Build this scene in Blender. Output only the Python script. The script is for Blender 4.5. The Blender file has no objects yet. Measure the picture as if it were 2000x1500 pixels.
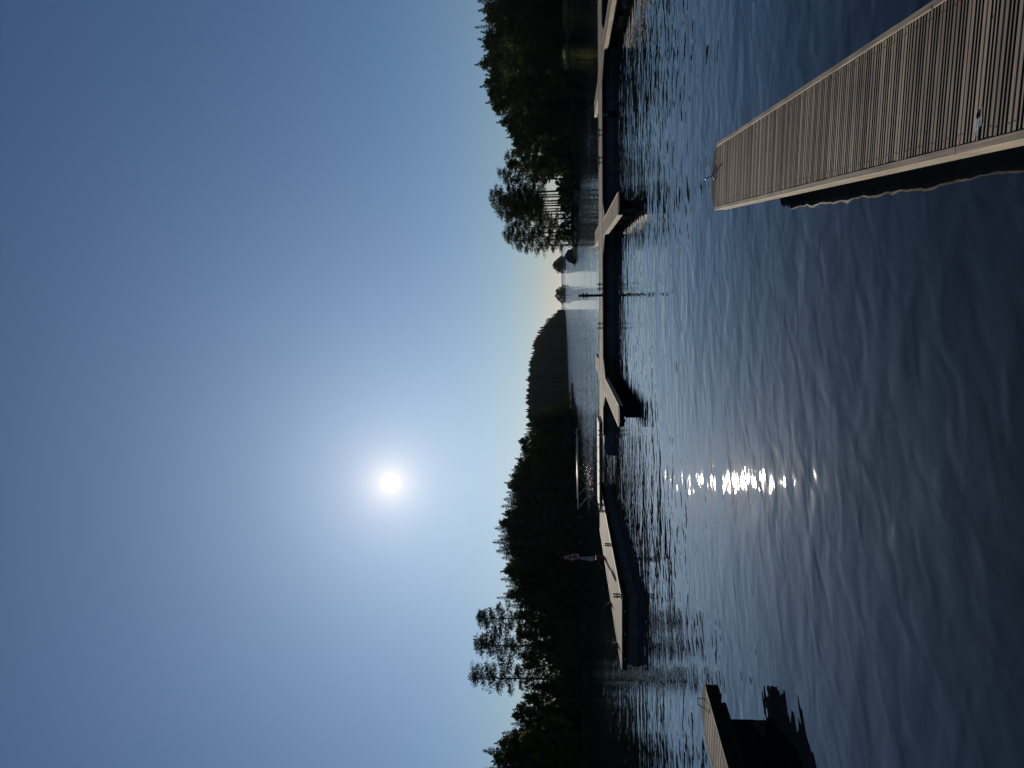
import bpy, bmesh, math, random
import numpy as np
from mathutils import Vector, Matrix

random.seed(11)
rad = math.radians
scene = bpy.context.scene
COL = scene.collection

# ------------------------------------------------------------------ camera model
# The photograph is a portrait shot stored on its side: world "up" points to the picture's left.
FPX = 1395.0                       # focal length in pixels of the 2000 px long side
PITCH = math.atan(102.0 / FPX)     # camera tilted slightly up
ROLL = rad(0.6)
CAM = Vector((0.0, 0.0, 2.08))     # height over the water
DECK = 0.45                        # deck height over the water
F0 = Vector((0, math.cos(PITCH), math.sin(PITCH)))
U0 = Vector((0, -math.sin(PITCH), math.cos(PITCH)))
R0 = Vector((1, 0, 0))
RR = math.cos(ROLL) * R0 - math.sin(ROLL) * U0
UU = math.sin(ROLL) * R0 + math.cos(ROLL) * U0


def ray(x, y):
    """direction of the photo pixel (x, y) (2000 x 1500 frame)"""
    u, v = 1500.0 - y, x
    return F0 * FPX + RR * (u - 750.0) - UU * (v - 1000.0)


def ground(x, y, z=0.0):
    d = ray(x, y)
    t = (z - CAM.z) / d.z
    return CAM + d * t


def at_depth(x, y, depth):
    d = ray(x, y)
    return CAM + d * (depth / d.y)


cam_data = bpy.data.cameras.new('camera')
cam = bpy.data.objects.new('camera', cam_data)
COL.objects.link(cam)
bx, by, bz = -UU, RR, -F0
cam.matrix_world = Matrix(((bx.x, by.x, bz.x, CAM.x), (bx.y, by.y, bz.y, CAM.y), (bx.z, by.z, bz.z, CAM.z), (0, 0, 0, 1)))
cam_data.sensor_fit = 'HORIZONTAL'
cam_data.sensor_width = 36.0
cam_data.lens = FPX / 2000.0 * 36.0
cam_data.clip_start = 0.05
cam_data.clip_end = 40000.0
scene.camera = cam

# ------------------------------------------------------------------ helpers: tags and objects


def tag(o, label=None, cat=None, group=None, kind=None):
    if label: o['label'] = label
    if cat: o['category'] = cat
    if group: o['group'] = group
    if kind: o['kind'] = kind
    return o


def thing(name, label, cat, loc=(0, 0, 0), rotz=0.0, group=None):
    o = bpy.data.objects.new(name, None)
    o.empty_display_size = 0.3
    COL.objects.link(o)
    o.location = loc
    o.rotation_euler = (0, 0, rotz)
    return tag(o, label, cat, group)


def obj(name, bm, mats, parent=None, smooth=False):
    me = bpy.data.meshes.new(name)
    bmesh.ops.recalc_face_normals(bm, faces=bm.faces[:]) if smooth else None
    bm.to_mesh(me)
    bm.free()
    for m in (mats if isinstance(mats, (list, tuple)) else [mats]):
        me.materials.append(m)
    if smooth:
        me.shade_smooth()
    o = bpy.data.objects.new(name, me)
    COL.objects.link(o)
    if parent: o.parent = parent
    return o


def np_obj(name, verts, faces, mats, parent=None, midx=None, smooth=False):
    me = bpy.data.meshes.new(name)
    me.from_pydata([tuple(map(float, v)) for v in verts], [], faces)
    for m in (mats if isinstance(mats, (list, tuple)) else [mats]):
        me.materials.append(m)
    if midx is not None:
        me.polygons.foreach_set('material_index', midx)
    if smooth: me.shade_smooth()
    o = bpy.data.objects.new(name, me)
    COL.objects.link(o)
    if parent: o.parent = parent
    return o


def dup(root, loc, rotz=0.0, scale=None, label=None, group=None):
    r = root.copy()
    COL.objects.link(r)
    r.location = loc
    r.rotation_euler = (0, 0, rotz)
    if scale is not None: r.scale = scale
    if label: r['label'] = label
    if group: r['group'] = group
    for ch in list(root.children):
        c = ch.copy()
        COL.objects.link(c)
        c.parent = r
        for g in list(ch.children):
            d = g.copy()
            COL.objects.link(d)
            d.parent = c
    return r


def box(bm, x0, x1, y0, y1, z0, z1, bev=0.0, mi=0):
    m = Matrix.Translation(((x0 + x1) / 2, (y0 + y1) / 2, (z0 + z1) / 2)) @ Matrix.Diagonal((abs(x1 - x0), abs(y1 - y0), abs(z1 - z0), 1))
    r = bmesh.ops.create_cube(bm, size=1.0, matrix=m)
    vs = r['verts']
    fs = set(f for v in vs for f in v.link_faces)
    if bev > 0:
        es = list(set(e for v in vs for e in v.link_edges))
        rb = bmesh.ops.bevel(bm, geom=es, offset=bev, segments=1, profile=0.5, affect='EDGES')
        fs = set(rb['faces']) | set(f for f in fs if f.is_valid)
    for f in fs:
        if f.is_valid: f.material_index = mi


def prism(bm, poly, z0, z1, mi=0):
    """vertical prism over a polygon (counter-clockwise seen from above)"""
    b = [bm.verts.new((p[0], p[1], z0)) for p in poly]
    t = [bm.verts.new((p[0], p[1], z1)) for p in poly]
    n = len(poly)
    fs = [bm.faces.new(t), bm.faces.new(b[::-1])]
    for i in range(n):
        j = (i + 1) % n
        fs.append(bm.faces.new((b[i], b[j], t[j], t[i])))
    for f in fs: f.material_index = mi


def tube(bm, pts, r, n=8, closed=False, mi=0):
    pts = [Vector(p) for p in pts]
    rs = r if isinstance(r, (list, tuple)) else [r] * len(pts)
    rings = []
    N = len(pts)
    prev = None
    for i, p in enumerate(pts):
        if closed:
            t = (pts[(i + 1) % N] - pts[i - 1]).normalized()
        else:
            a = pts[max(0, i - 1)]
            b = pts[min(N - 1, i + 1)]
            t = (b - a).normalized()
        if prev is None:
            s = Vector((0, 0, 1)) if abs(t.z) < 0.9 else Vector((1, 0, 0))
            nx = t.cross(s).normalized()
        else:
            nx = (prev - t * prev.dot(t)).normalized()
        prev = nx
        ny = t.cross(nx)
        rings.append([bm.verts.new(p + (nx * math.cos(2 * math.pi * k / n) + ny * math.sin(2 * math.pi * k / n)) * rs[i]) for k in range(n)])
    fs = []
    for i in range(N if closed else N - 1):
        a, b = rings[i], rings[(i + 1) % N]
        for k in range(n):
            fs.append(bm.faces.new((a[k], a[(k + 1) % n], b[(k + 1) % n], b[k])))
    if not closed:
        fs.append(bm.faces.new(rings[0][::-1]))
        fs.append(bm.faces.new(rings[-1]))
    for f in fs: f.material_index = mi


def lathe(bm, prof, n=14, center=(0, 0, 0), mi=0):
    rings = []
    for (r, z) in prof:
        rings.append([bm.verts.new((center[0] + r * math.cos(2 * math.pi * k / n), center[1] + r * math.sin(2 * math.pi * k / n), center[2] + z)) for k in range(n)])
    for a, b in zip(rings[:-1], rings[1:]):
        for k in range(n):
            f = bm.faces.new((a[k], a[(k + 1) % n], b[(k + 1) % n], b[k]))
            f.material_index = mi
    bm.faces.new(rings[0][::-1]).material_index = mi
    bm.faces.new(rings[-1]).material_index = mi


# ------------------------------------------------------------------ materials


def new_mat(name):
    m = bpy.data.materials.new(name)
    m.use_nodes = True
    nt = m.node_tree
    return m, nt, nt.nodes, nt.links, nt.nodes['Principled BSDF']


def simple(name, col, rough=0.6, metal=0.0, noise=0.0, nscale=8.0, bump=0.0, spec=0.5):
    m, nt, N, L, P = new_mat(name)
    P.inputs['Roughness'].default_value = rough
    P.inputs['Metallic'].default_value = metal
    P.inputs['Specular IOR Level'].default_value = spec
    if noise > 0 or bump > 0:
        tc = N.new('ShaderNodeTexCoord')
        nz = N.new('ShaderNodeTexNoise')
        nz.inputs['Scale'].default_value = nscale
        nz.inputs['Detail'].default_value = 6
        L.new(tc.outputs['Object'], nz.inputs['Vector'])
        rp = N.new('ShaderNodeValToRGB')
        rp.color_ramp.elements[0].position = 0.3
        rp.color_ramp.elements[1].position = 0.72
        a = [max(0, c * (1 - noise)) for c in col]
        b = [min(1, c * (1 + noise)) for c in col]
        rp.color_ramp.elements[0].color = (*a, 1)
        rp.color_ramp.elements[1].color = (*b, 1)
        L.new(nz.outputs['Fac'], rp.inputs['Fac'])
        L.new(rp.outputs['Color'], P.inputs['Base Color'])
        if bump > 0:
            bp = N.new('ShaderNodeBump')
            bp.inputs['Strength'].default_value = 0.6
            bp.inputs['Distance'].default_value = bump
            L.new(nz.outputs['Fac'], bp.inputs['Height'])
            L.new(bp.outputs['Normal'], P.inputs['Normal'])
    else:
        P.inputs['Base Color'].default_value = (*col, 1)
    return m


def wood(name, col_a, col_b, along='X', pitch=0.114, rough=0.62, spec=0.5, var=0.30):
    """weathered timber: grain along one local axis, each board its own tone, stains and small dark knots"""
    m, nt, N, L, P = new_mat(name)
    P.inputs['Roughness'].default_value = rough
    P.inputs['Specular IOR Level'].default_value = spec
    tc = N.new('ShaderNodeTexCoord')
    sep = N.new('ShaderNodeSeparateXYZ')
    L.new(tc.outputs['Object'], sep.inputs[0])
    ax = sep.outputs['Y'] if along == 'X' else sep.outputs['X']
    # tone per board
    dv = N.new('ShaderNodeMath'); dv.operation = 'DIVIDE'; dv.inputs[1].default_value = pitch
    L.new(ax, dv.inputs[0])
    fl = N.new('ShaderNodeMath'); fl.operation = 'FLOOR'
    L.new(dv.outputs[0], fl.inputs[0])
    wn = N.new('ShaderNodeTexWhiteNoise'); wn.noise_dimensions = '1D'
    L.new(fl.outputs[0], wn.inputs['W'])
    # grain
    mp = N.new('ShaderNodeMapping')
    mp.inputs['Scale'].default_value = (3, 90, 60) if along == 'X' else (90, 3, 60)
    L.new(tc.outputs['Object'], mp.inputs['Vector'])
    gr = N.new('ShaderNodeTexNoise'); gr.inputs['Scale'].default_value = 1.0; gr.inputs['Detail'].default_value = 5
    L.new(mp.outputs[0], gr.inputs['Vector'])
    st = N.new('ShaderNodeTexNoise'); st.inputs['Scale'].default_value = 2.3; st.inputs['Detail'].default_value = 7
    L.new(tc.outputs['Object'], st.inputs['Vector'])
    a1 = N.new('ShaderNodeMath'); a1.operation = 'MULTIPLY_ADD'; a1.inputs[1].default_value = var
    L.new(wn.outputs['Value'], a1.inputs[0]); L.new(gr.outputs['Fac'], a1.inputs[2])
    a2 = N.new('ShaderNodeMath'); a2.operation = 'MULTIPLY_ADD'; a2.inputs[1].default_value = 0.6
    L.new(st.outputs['Fac'], a2.inputs[0]); L.new(a1.outputs[0], a2.inputs[2])
    rp = N.new('ShaderNodeValToRGB')
    rp.color_ramp.elements[0].position = 0.34; rp.color_ramp.elements[0].color = (*col_a, 1)
    rp.color_ramp.elements[1].position = 0.68; rp.color_ramp.elements[1].color = (*col_b, 1)
    a3 = N.new('ShaderNodeMath'); a3.operation = 'MULTIPLY'; a3.inputs[1].default_value = 0.5
    L.new(a2.outputs[0], a3.inputs[0])
    L.new(a3.outputs[0], rp.inputs['Fac'])
    # knots and dark specks
    vo = N.new('ShaderNodeTexVoronoi'); vo.inputs['Scale'].default_value = 7.0
    L.new(tc.outputs['Object'], vo.inputs['Vector'])
    kr = N.new('ShaderNodeValToRGB')
    kr.color_ramp.elements[0].position = 0.05; kr.color_ramp.elements[0].color = (0.12, 0.10, 0.08, 1)
    kr.color_ramp.elements[1].position = 0.085; kr.color_ramp.elements[1].color = (1, 1, 1, 1)
    L.new(vo.outputs['Distance'], kr.inputs['Fac'])
    mx = N.new('ShaderNodeMix'); mx.data_type = 'RGBA'; mx.blend_type = 'MULTIPLY'; mx.inputs['Factor'].default_value = 1.0
    L.new(rp.outputs['Color'], mx.inputs['A']); L.new(kr.outputs['Color'], mx.inputs['B'])
    L.new(mx.outputs['Result'], P.inputs['Base Color'])
    bp = N.new('ShaderNodeBump'); bp.inputs['Strength'].default_value = 0.5; bp.inputs['Distance'].default_value = 0.002
    L.new(gr.outputs['Fac'], bp.inputs['Height'])
    L.new(bp.outputs['Normal'], P.inputs['Normal'])
    return m


def leaf_mat(name, col, trans_col, tfac=0.35, var=0.4):
    m, nt, N, L, P = new_mat(name)
    N.remove(P)
    out = N['Material Output']
    geo = N.new('ShaderNodeNewGeometry')
    rp = N.new('ShaderNodeValToRGB')
    rp.color_ramp.elements[0].color = (*[c * (1 - var) for c in col], 1)
    rp.color_ramp.elements[1].color = (*[c * (1 + var) for c in col], 1)
    L.new(geo.outputs['Random Per Island'], rp.inputs['Fac'])
    d = N.new('ShaderNodeBsdfDiffuse')
    L.new(rp.outputs['Color'], d.inputs['Color'])
    t = N.new('ShaderNodeBsdfTranslucent'); t.inputs['Color'].default_value = (*trans_col, 1)
    g = N.new('ShaderNodeBsdfGlossy'); g.inputs['Roughness'].default_value = 0.45; g.inputs['Color'].default_value = (0.25, 0.25, 0.2, 1)
    m1 = N.new('ShaderNodeMixShader'); m1.inputs[0].default_value = tfac
    L.new(d.outputs[0], m1.inputs[1]); L.new(t.outputs[0], m1.inputs[2])
    m2 = N.new('ShaderNodeMixShader'); m2.inputs[0].default_value = 0.04
    L.new(m1.outputs[0], m2.inputs[1]); L.new(g.outputs[0], m2.inputs[2])
    L.new(m2.outputs[0], out.inputs['Surface'])
    return m


M = {}
M['plank'] = wood('weathered_plank', (0.075, 0.059, 0.043), (0.345, 0.278, 0.21), 'X', 0.114, 0.7, 0.25, 0.5)
M['groove'] = simple('groove_dirt', (0.035, 0.031, 0.025), 0.8, noise=0.6, nscale=40)
M['beam'] = wood('pale_edge_timber', (0.24, 0.195, 0.14), (0.72, 0.62, 0.47), 'Y', 0.5, 0.75, 0.15, 0.2)
M['far_plank'] = wood('far_deck_plank', (0.09, 0.075, 0.06), (0.30, 0.255, 0.21), 'X', 0.12, 0.9, 0.06)
M['far_plank_across'] = wood('pontoon_deck_plank', (0.09, 0.075, 0.06), (0.30, 0.255, 0.21), 'Y', 0.12, 0.9, 0.06)
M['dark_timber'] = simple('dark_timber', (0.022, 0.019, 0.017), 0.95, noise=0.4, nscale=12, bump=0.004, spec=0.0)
M['steel_dark'] = simple('dark_steel', (0.022, 0.022, 0.024), 0.75, 0.0, noise=0.3, nscale=20, spec=0.12)
M['brace'] = simple('brace_steel', (0.10, 0.10, 0.105), 0.7, 0.0, noise=0.2, nscale=20, spec=0.15)
M['rubber'] = simple('black_rubber', (0.010, 0.010, 0.011), 0.9, noise=0.3, nscale=15, spec=0.05)
M['galv'] = simple('galvanised_steel', (0.45, 0.46, 0.47), 0.38, 0.9, noise=0.25, nscale=25)
M['concrete'] = simple('float_concrete', (0.085, 0.085, 0.09), 0.9, noise=0.25, nscale=5, bump=0.006, spec=0.1)
M['float'] = simple('black_float', (0.010, 0.010, 0.011), 1.0, noise=0.4, nscale=9, spec=0.0)
M['gang'] = simple('pale_gangway_boards', (0.60, 0.52, 0.42), 0.85, noise=0.15, nscale=18, spec=0.1)
M['bolt'] = simple('white_bolt', (0.7, 0.68, 0.64), 0.4)
M['red'] = simple('red_plastic', (0.15, 0.012, 0.012), 0.6, noise=0.2, nscale=10, spec=0.2)
M['white'] = simple('white_rope', (0.75, 0.74, 0.72), 0.6)
M['plate'] = simple('white_sign_plate', (0.42, 0.41, 0.42), 0.6)
M['ink'] = simple('black_sign_ink', (0.02, 0.02, 0.02), 0.6)
M['yellow'] = simple('yellow_tip', (0.75, 0.60, 0.08), 0.5)
M['scuff'] = simple('pale_scuff', (0.36, 0.37, 0.39), 0.8, noise=0.4, nscale=60, spec=0.1)
M['beam_top'] = wood('weathered_beam_top', (0.14, 0.115, 0.088), (0.46, 0.39, 0.31), 'Y', 0.5, 0.8, 0.1, 0.2)
M['rock'] = simple('shore_rock', (0.11, 0.10, 0.09), 0.95, noise=0.5, nscale=1.5, bump=0.05, spec=0.05)
M['soil'] = simple('bank_soil', (0.035, 0.03, 0.02), 0.95, noise=0.5, nscale=0.6, bump=0.05, spec=0.0)
M['bark'] = simple('dark_bark', (0.09, 0.065, 0.045), 0.9, noise=0.4, nscale=3, bump=0.02)
M['pine_bark'] = simple('pine_bark', (0.15, 0.085, 0.05), 0.9, noise=0.4, nscale=3, bump=0.02)
M['spruce'] = leaf_mat('spruce_needles', (0.046, 0.064, 0.032), (0.03, 0.04, 0.01), 0.18)
M['pine'] = leaf_mat('pine_needles', (0.050, 0.070, 0.030), (0.05, 0.06, 0.015), 0.22)
M['leaf'] = leaf_mat('broad_leaves', (0.066, 0.084, 0.032), (0.06, 0.072, 0.015), 0.28)
M['bright_leaf'] = leaf_mat('bright_leaves', (0.085, 0.10, 0.03), (0.20, 0.21, 0.035), 0.45)
M['grass'] = leaf_mat('reed_blades', (0.42, 0.42, 0.17), (0.20, 0.21, 0.05), 0.35)
M['forest'] = leaf_mat('far_forest_needles', (0.028, 0.040, 0.022), (0.03, 0.04, 0.01), 0.1)
M['ridge'] = simple('distant_wood', (0.05, 0.065, 0.04), 1.0)

# ------------------------------------------------------------------ sun and sky
sdir = ray(762, 943).normalized()
SUN_EL = math.asin(sdir.z)
SUN_AZ = math.atan2(sdir.x, sdir.y)     # from +Y towards +X
sun_data = bpy.data.lights.new('sun', 'SUN')
sun_data.energy = 5.0
sun_data.angle = rad(0.53)
sun_data.color = (1.0, 0.90, 0.76)
sun = bpy.data.objects.new('sun', sun_data)
COL.objects.link(sun)
sun.rotation_euler = Vector(sdir).to_track_quat('Z', 'Y').to_euler()
sun.location = (0, 0, 60)

world = bpy.data.worlds.new('World')
scene.world = world
world.use_nodes = True
nt = world.node_tree
N, L = nt.nodes, nt.links
N.clear()
out = N.new('ShaderNodeOutputWorld')
sky = N.new('ShaderNodeTexSky')
sky.sky_type = 'NISHITA'
sky.sun_disc = False
sky.sun_elevation = SUN_EL
sky.sun_rotation = SUN_AZ
sky.altitude = 60
sky.air_density = 1.0
sky.dust_density = 0.12
sky.ozone_density = 4.0
bg = N.new('ShaderNodeBackground')
bg.inputs['Strength'].default_value = 0.044
tint = N.new('ShaderNodeMix'); tint.data_type = 'RGBA'; tint.blend_type = 'MULTIPLY'; tint.inputs['Factor'].default_value = 1.0
tint.inputs['B'].default_value = (0.84, 0.90, 1.04, 1)       # clear northern air
L.new(sky.outputs[0], tint.inputs['A'])
L.new(tint.outputs['Result'], bg.inputs['Color'])
# the sun's own disc and the bright air close round it, plus a wide added glow
tc = N.new('ShaderNodeTexCoord')
dt = N.new('ShaderNodeVectorMath'); dt.operation = 'DOT_PRODUCT'
dt.inputs[1].default_value = sdir
nrm = N.new('ShaderNodeVectorMath'); nrm.operation = 'NORMALIZE'
L.new(tc.outputs['Generated'], nrm.inputs[0])
L.new(nrm.outputs[0], dt.inputs[0])
ac = N.new('ShaderNodeMath'); ac.operation = 'ARCCOSINE'
cl = N.new('ShaderNodeClamp'); cl.inputs['Min'].default_value = -1; cl.inputs['Max'].default_value = 0.9999999
L.new(dt.outputs['Value'], cl.inputs[0])
L.new(cl.outputs[0], ac.inputs[0])


def falloff(width_deg, power):
    dv = N.new('ShaderNodeMath'); dv.operation = 'DIVIDE'; dv.inputs[1].default_value = rad(width_deg)
    L.new(ac.outputs[0], dv.inputs[0])
    pw = N.new('ShaderNodeMath'); pw.operation = 'POWER'; pw.inputs[1].default_value = power
    L.new(dv.outputs[0], pw.inputs[0])
    ng = N.new('ShaderNodeMath'); ng.operation = 'MULTIPLY'; ng.inputs[1].default_value = -1
    L.new(pw.outputs[0], ng.inputs[0])
    ex = N.new('ShaderNodeMath'); ex.operation = 'EXPONENT'
    L.new(ng.outputs[0], ex.inputs[0])
    return ex


def glow(f, color, strength):
    b = N.new('ShaderNodeBackground')
    b.inputs['Color'].default_value = (*color, 1)
    m = N.new('ShaderNodeMath'); m.operation = 'MULTIPLY'; m.inputs[1].default_value = strength
    L.new(f.outputs[0], m.inputs[0])
    L.new(m.outputs[0], b.inputs['Strength'])
    return b


parts = [bg,
         glow(falloff(0.62, 8.0), (1.0, 0.92, 0.78), 50.0),    # disc
         glow(falloff(1.5, 1.2), (1.0, 0.72, 0.40), 0.60),
         glow(falloff(5.0, 1.2), (1.0, 0.93, 0.84), 0.20),
         glow(falloff(17.0, 1.3), (0.74, 0.92, 1.0), 0.26),
         glow(falloff(40.0, 1.6), (0.30, 0.55, 1.0), 0.085)]  # wide added glow on the sun side, lets the sky behind stay dimmer
cur = parts[0]
for p in parts[1:]:
    ad = N.new('ShaderNodeAddShader')
    L.new(cur.outputs[0], ad.inputs[0]); L.new(p.outputs[0], ad.inputs[1])
    cur = ad
L.new(cur.outputs[0], out.inputs['Surface'])

scene.view_settings.view_transform = 'Standard'
scene.view_settings.look = 'None'
scene.view_settings.gamma = 1.0
scene.view_settings.exposure = 0.0
scene.cycles.sample_clamp_direct = 30.0
scene.cycles.sample_clamp_indirect = 6.0
scene.cycles.max_bounces = 8
scene.cycles.use_denoising = True

# ------------------------------------------------------------------ water


def water_material():
    m, nt, N, L, P = new_mat('lake_water')
    P.inputs['Base Color'].default_value = (0.004, 0.007, 0.010, 1)
    P.inputs['Roughness'].default_value = 0.015
    P.inputs['IOR'].default_value = 1.36
    tc = N.new('ShaderNodeTexCoord')

    def layer(scale, rot, amp, detail, dist, ntype='FBM'):
        mp = N.new('ShaderNodeMapping')
        mp.vector_type = 'TEXTURE'
        mp.inputs['Rotation'].default_value = (0, 0, rad(rot))
        mp.inputs['Scale'].default_value = (1 / scale[0], 1 / scale[1], 1)
        L.new(tc.outputs['Object'], mp.inputs['Vector'])
        n = N.new('ShaderNodeTexNoise')
        n.inputs['Scale'].default_value = 1.0
        n.inputs['Detail'].default_value = detail
        n.inputs['Roughness'].default_value = 0.45
        n.inputs['Distortion'].default_value = dist
        L.new(mp.outputs[0], n.inputs['Vector'])
        k = N.new('ShaderNodeMath'); k.operation = 'MULTIPLY'; k.inputs[1].default_value = amp
        L.new(n.outputs['Fac'], k.inputs[0])
        return k

    ls = [layer((0.28, 0.50, 1), 8, 0.034, 1.0, 0.3),
          layer((0.9, 1.5, 1), -10, 0.019, 1.0, 0.4),
          layer((2.5, 3.5, 1), 24, 0.0114, 1.3, 0.4),
          layer((6.5, 8.5, 1), 10, 0.0012, 1.0, 0.3)]
    cur = ls[0]
    for k in ls[1:]:
        a = N.new('ShaderNodeMath'); a.operation = 'ADD'
        L.new(cur.outputs[0], a.inputs[0]); L.new(k.outputs[0], a.inputs[1])
        cur = a
    # calmer and rougher patches
    pt = N.new('ShaderNodeTexNoise'); pt.inputs['Scale'].default_value = 0.06; pt.inputs['Detail'].default_value = 2
    L.new(tc.outputs['Object'], pt.inputs['Vector'])
    mr = N.new('ShaderNodeMapRange'); mr.inputs['From Min'].default_value = 0.3; mr.inputs['From Max'].default_value = 0.7
    mr.inputs['To Min'].default_value = 0.65; mr.inputs['To Max'].default_value = 1.3
    L.new(pt.outputs['Fac'], mr.inputs['Value'])
    bp = N.new('ShaderNodeBump'); bp.inputs['Distance'].default_value = 1.0
    bp.inputs['Strength'].default_value = 1.0
    mu = N.new('ShaderNodeMath'); mu.operation = 'MULTIPLY'
    # the open channel beyond the docks is ruffled by wind, the water by the docks and banks is sheltered
    sp = N.new('ShaderNodeSeparateXYZ'); L.new(tc.outputs['Object'], sp.inputs[0])
    my = N.new('ShaderNodeMapRange'); my.interpolation_type = 'SMOOTHSTEP'
    my.inputs['From Min'].default_value = 38; my.inputs['From Max'].default_value = 75
    L.new(sp.outputs['Y'], my.inputs['Value'])
    xo = N.new('ShaderNodeMath'); xo.operation = 'MULTIPLY_ADD'; xo.inputs[1].default_value = -0.08
    L.new(sp.outputs['Y'], xo.inputs[0]); L.new(sp.outputs['X'], xo.inputs[2])
    ab = N.new('ShaderNodeMath'); ab.operation = 'ABSOLUTE'; L.new(xo.outputs[0], ab.inputs[0])
    mx2 = N.new('ShaderNodeMapRange'); mx2.interpolation_type = 'SMOOTHSTEP'
    mx2.inputs['From Min'].default_value = 22; mx2.inputs['From Max'].default_value = 9
    mx2.inputs['To Min'].default_value = 0; mx2.inputs['To Max'].default_value = 1
    L.new(ab.outputs[0], mx2.inputs['Value'])
    my2 = N.new('ShaderNodeMapRange'); my2.interpolation_type = 'SMOOTHSTEP'
    my2.inputs['From Min'].default_value = 170; my2.inputs['From Max'].default_value = 260
    L.new(sp.outputs['Y'], my2.inputs['Value'])
    mxx = N.new('ShaderNodeMath'); mxx.operation = 'MAXIMUM'
    L.new(mx2.outputs[0], mxx.inputs[0]); L.new(my2.outputs[0], mxx.inputs[1])
    wd = N.new('ShaderNodeMath'); wd.operation = 'MULTIPLY'
    L.new(my.outputs[0], wd.inputs[0]); L.new(mxx.outputs[0], wd.inputs[1])
    wa = N.new('ShaderNodeMath'); wa.operation = 'MULTIPLY_ADD'; wa.inputs[1].default_value = 2.2; wa.inputs[2].default_value = 1.0
    L.new(wd.outputs[0], wa.inputs[0])
    wm = N.new('ShaderNodeMath'); wm.operation = 'MULTIPLY'
    L.new(mr.outputs[0], wm.inputs[0]); L.new(wa.outputs[0], wm.inputs[1])
    L.new(cur.outputs[0], mu.inputs[0]); L.new(wm.outputs[0], mu.inputs[1])
    L.new(mu.outputs[0], bp.inputs['Height'])
    L.new(bp.outputs['Normal'], P.inputs['Normal'])
    return m


M['water'] = water_material()
bm = bmesh.new()
vs = [bm.verts.new(p) for p in ((-9000, -200, 0), (9000, -200, 0), (9000, 24000, 0), (-9000, 24000, 0))]
bm.faces.new(vs)
tag(obj('water', bm, M['water']), 'calm rippled lake water reflecting the sky', kind='structure')

# ------------------------------------------------------------------ docks


def plank_rows(bm, x0, x1, y0, y1, pitch, thick=0.032, gap=0.007, grooves=0, gd=0.009, across=True):
    """boards side by side; with grooves each board gets a milled profile"""
    n = max(1, int(round((y1 - y0) / pitch)))
    pitch = (y1 - y0) / n
    for i in range(n):
        a = y0 + i * pitch + gap / 2
        b = y0 + (i + 1) * pitch - gap / 2
        dz = random.uniform(-0.0012, 0.0012)
        jx = random.uniform(-0.003, 0.003) if grooves else 0
        if grooves:
            w = b - a
            rim = 0.20 * w
            inner = w - 2 * rim
            g = inner / (grooves + 0.62 * (grooves - 1))
            prof = [(a, -thick, 0), (a, -0.002, 0), (a + 0.002, 0, 0)]
            pos = a + rim
            for k in range(grooves):
                prof += [(pos, 0, 0), (pos + g * 0.10, -gd, 1), (pos + g * 0.90, -gd, 1), (pos + g, 0, 0)]
                pos += 1.62 * g
            prof += [(b - 0.002, 0, 0), (b, -0.002, 0), (b, -thick, 0)]
            l = [bm.verts.new((x0 + jx, p[0], p[1] + dz)) for p in prof]
            r = [bm.verts.new((x1 + jx, p[0], p[1] + dz)) for p in prof]
            for k in range(len(prof) - 1):
                f = bm.faces.new((l[k], r[k], r[k + 1], l[k + 1]))
                f.material_index = 1 if (prof[k][2] or prof[k + 1][2]) else 0
            bm.faces.new(r)
            bm.faces.new(l[::-1])
            bm.faces.new((l[-1], r[-1], r[0], l[0]))
            for sx in (x0 + 0.035, x1 - 0.035):
                for sy in (a + rim * 0.5, b - rim * 0.5):
                    cx, cy = sx + random.uniform(-0.004, 0.004), sy + random.uniform(-0.002, 0.002)
                    f = bm.faces.new([bm.verts.new((cx + 0.0038 * math.cos(q * 1.0472), cy + 0.0038 * math.sin(q * 1.0472), dz + 0.0006)) for q in range(6)])
                    f.material_index = 2
        else:
            box(bm, x0, x1, a, b, -thick + dz, dz)


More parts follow.
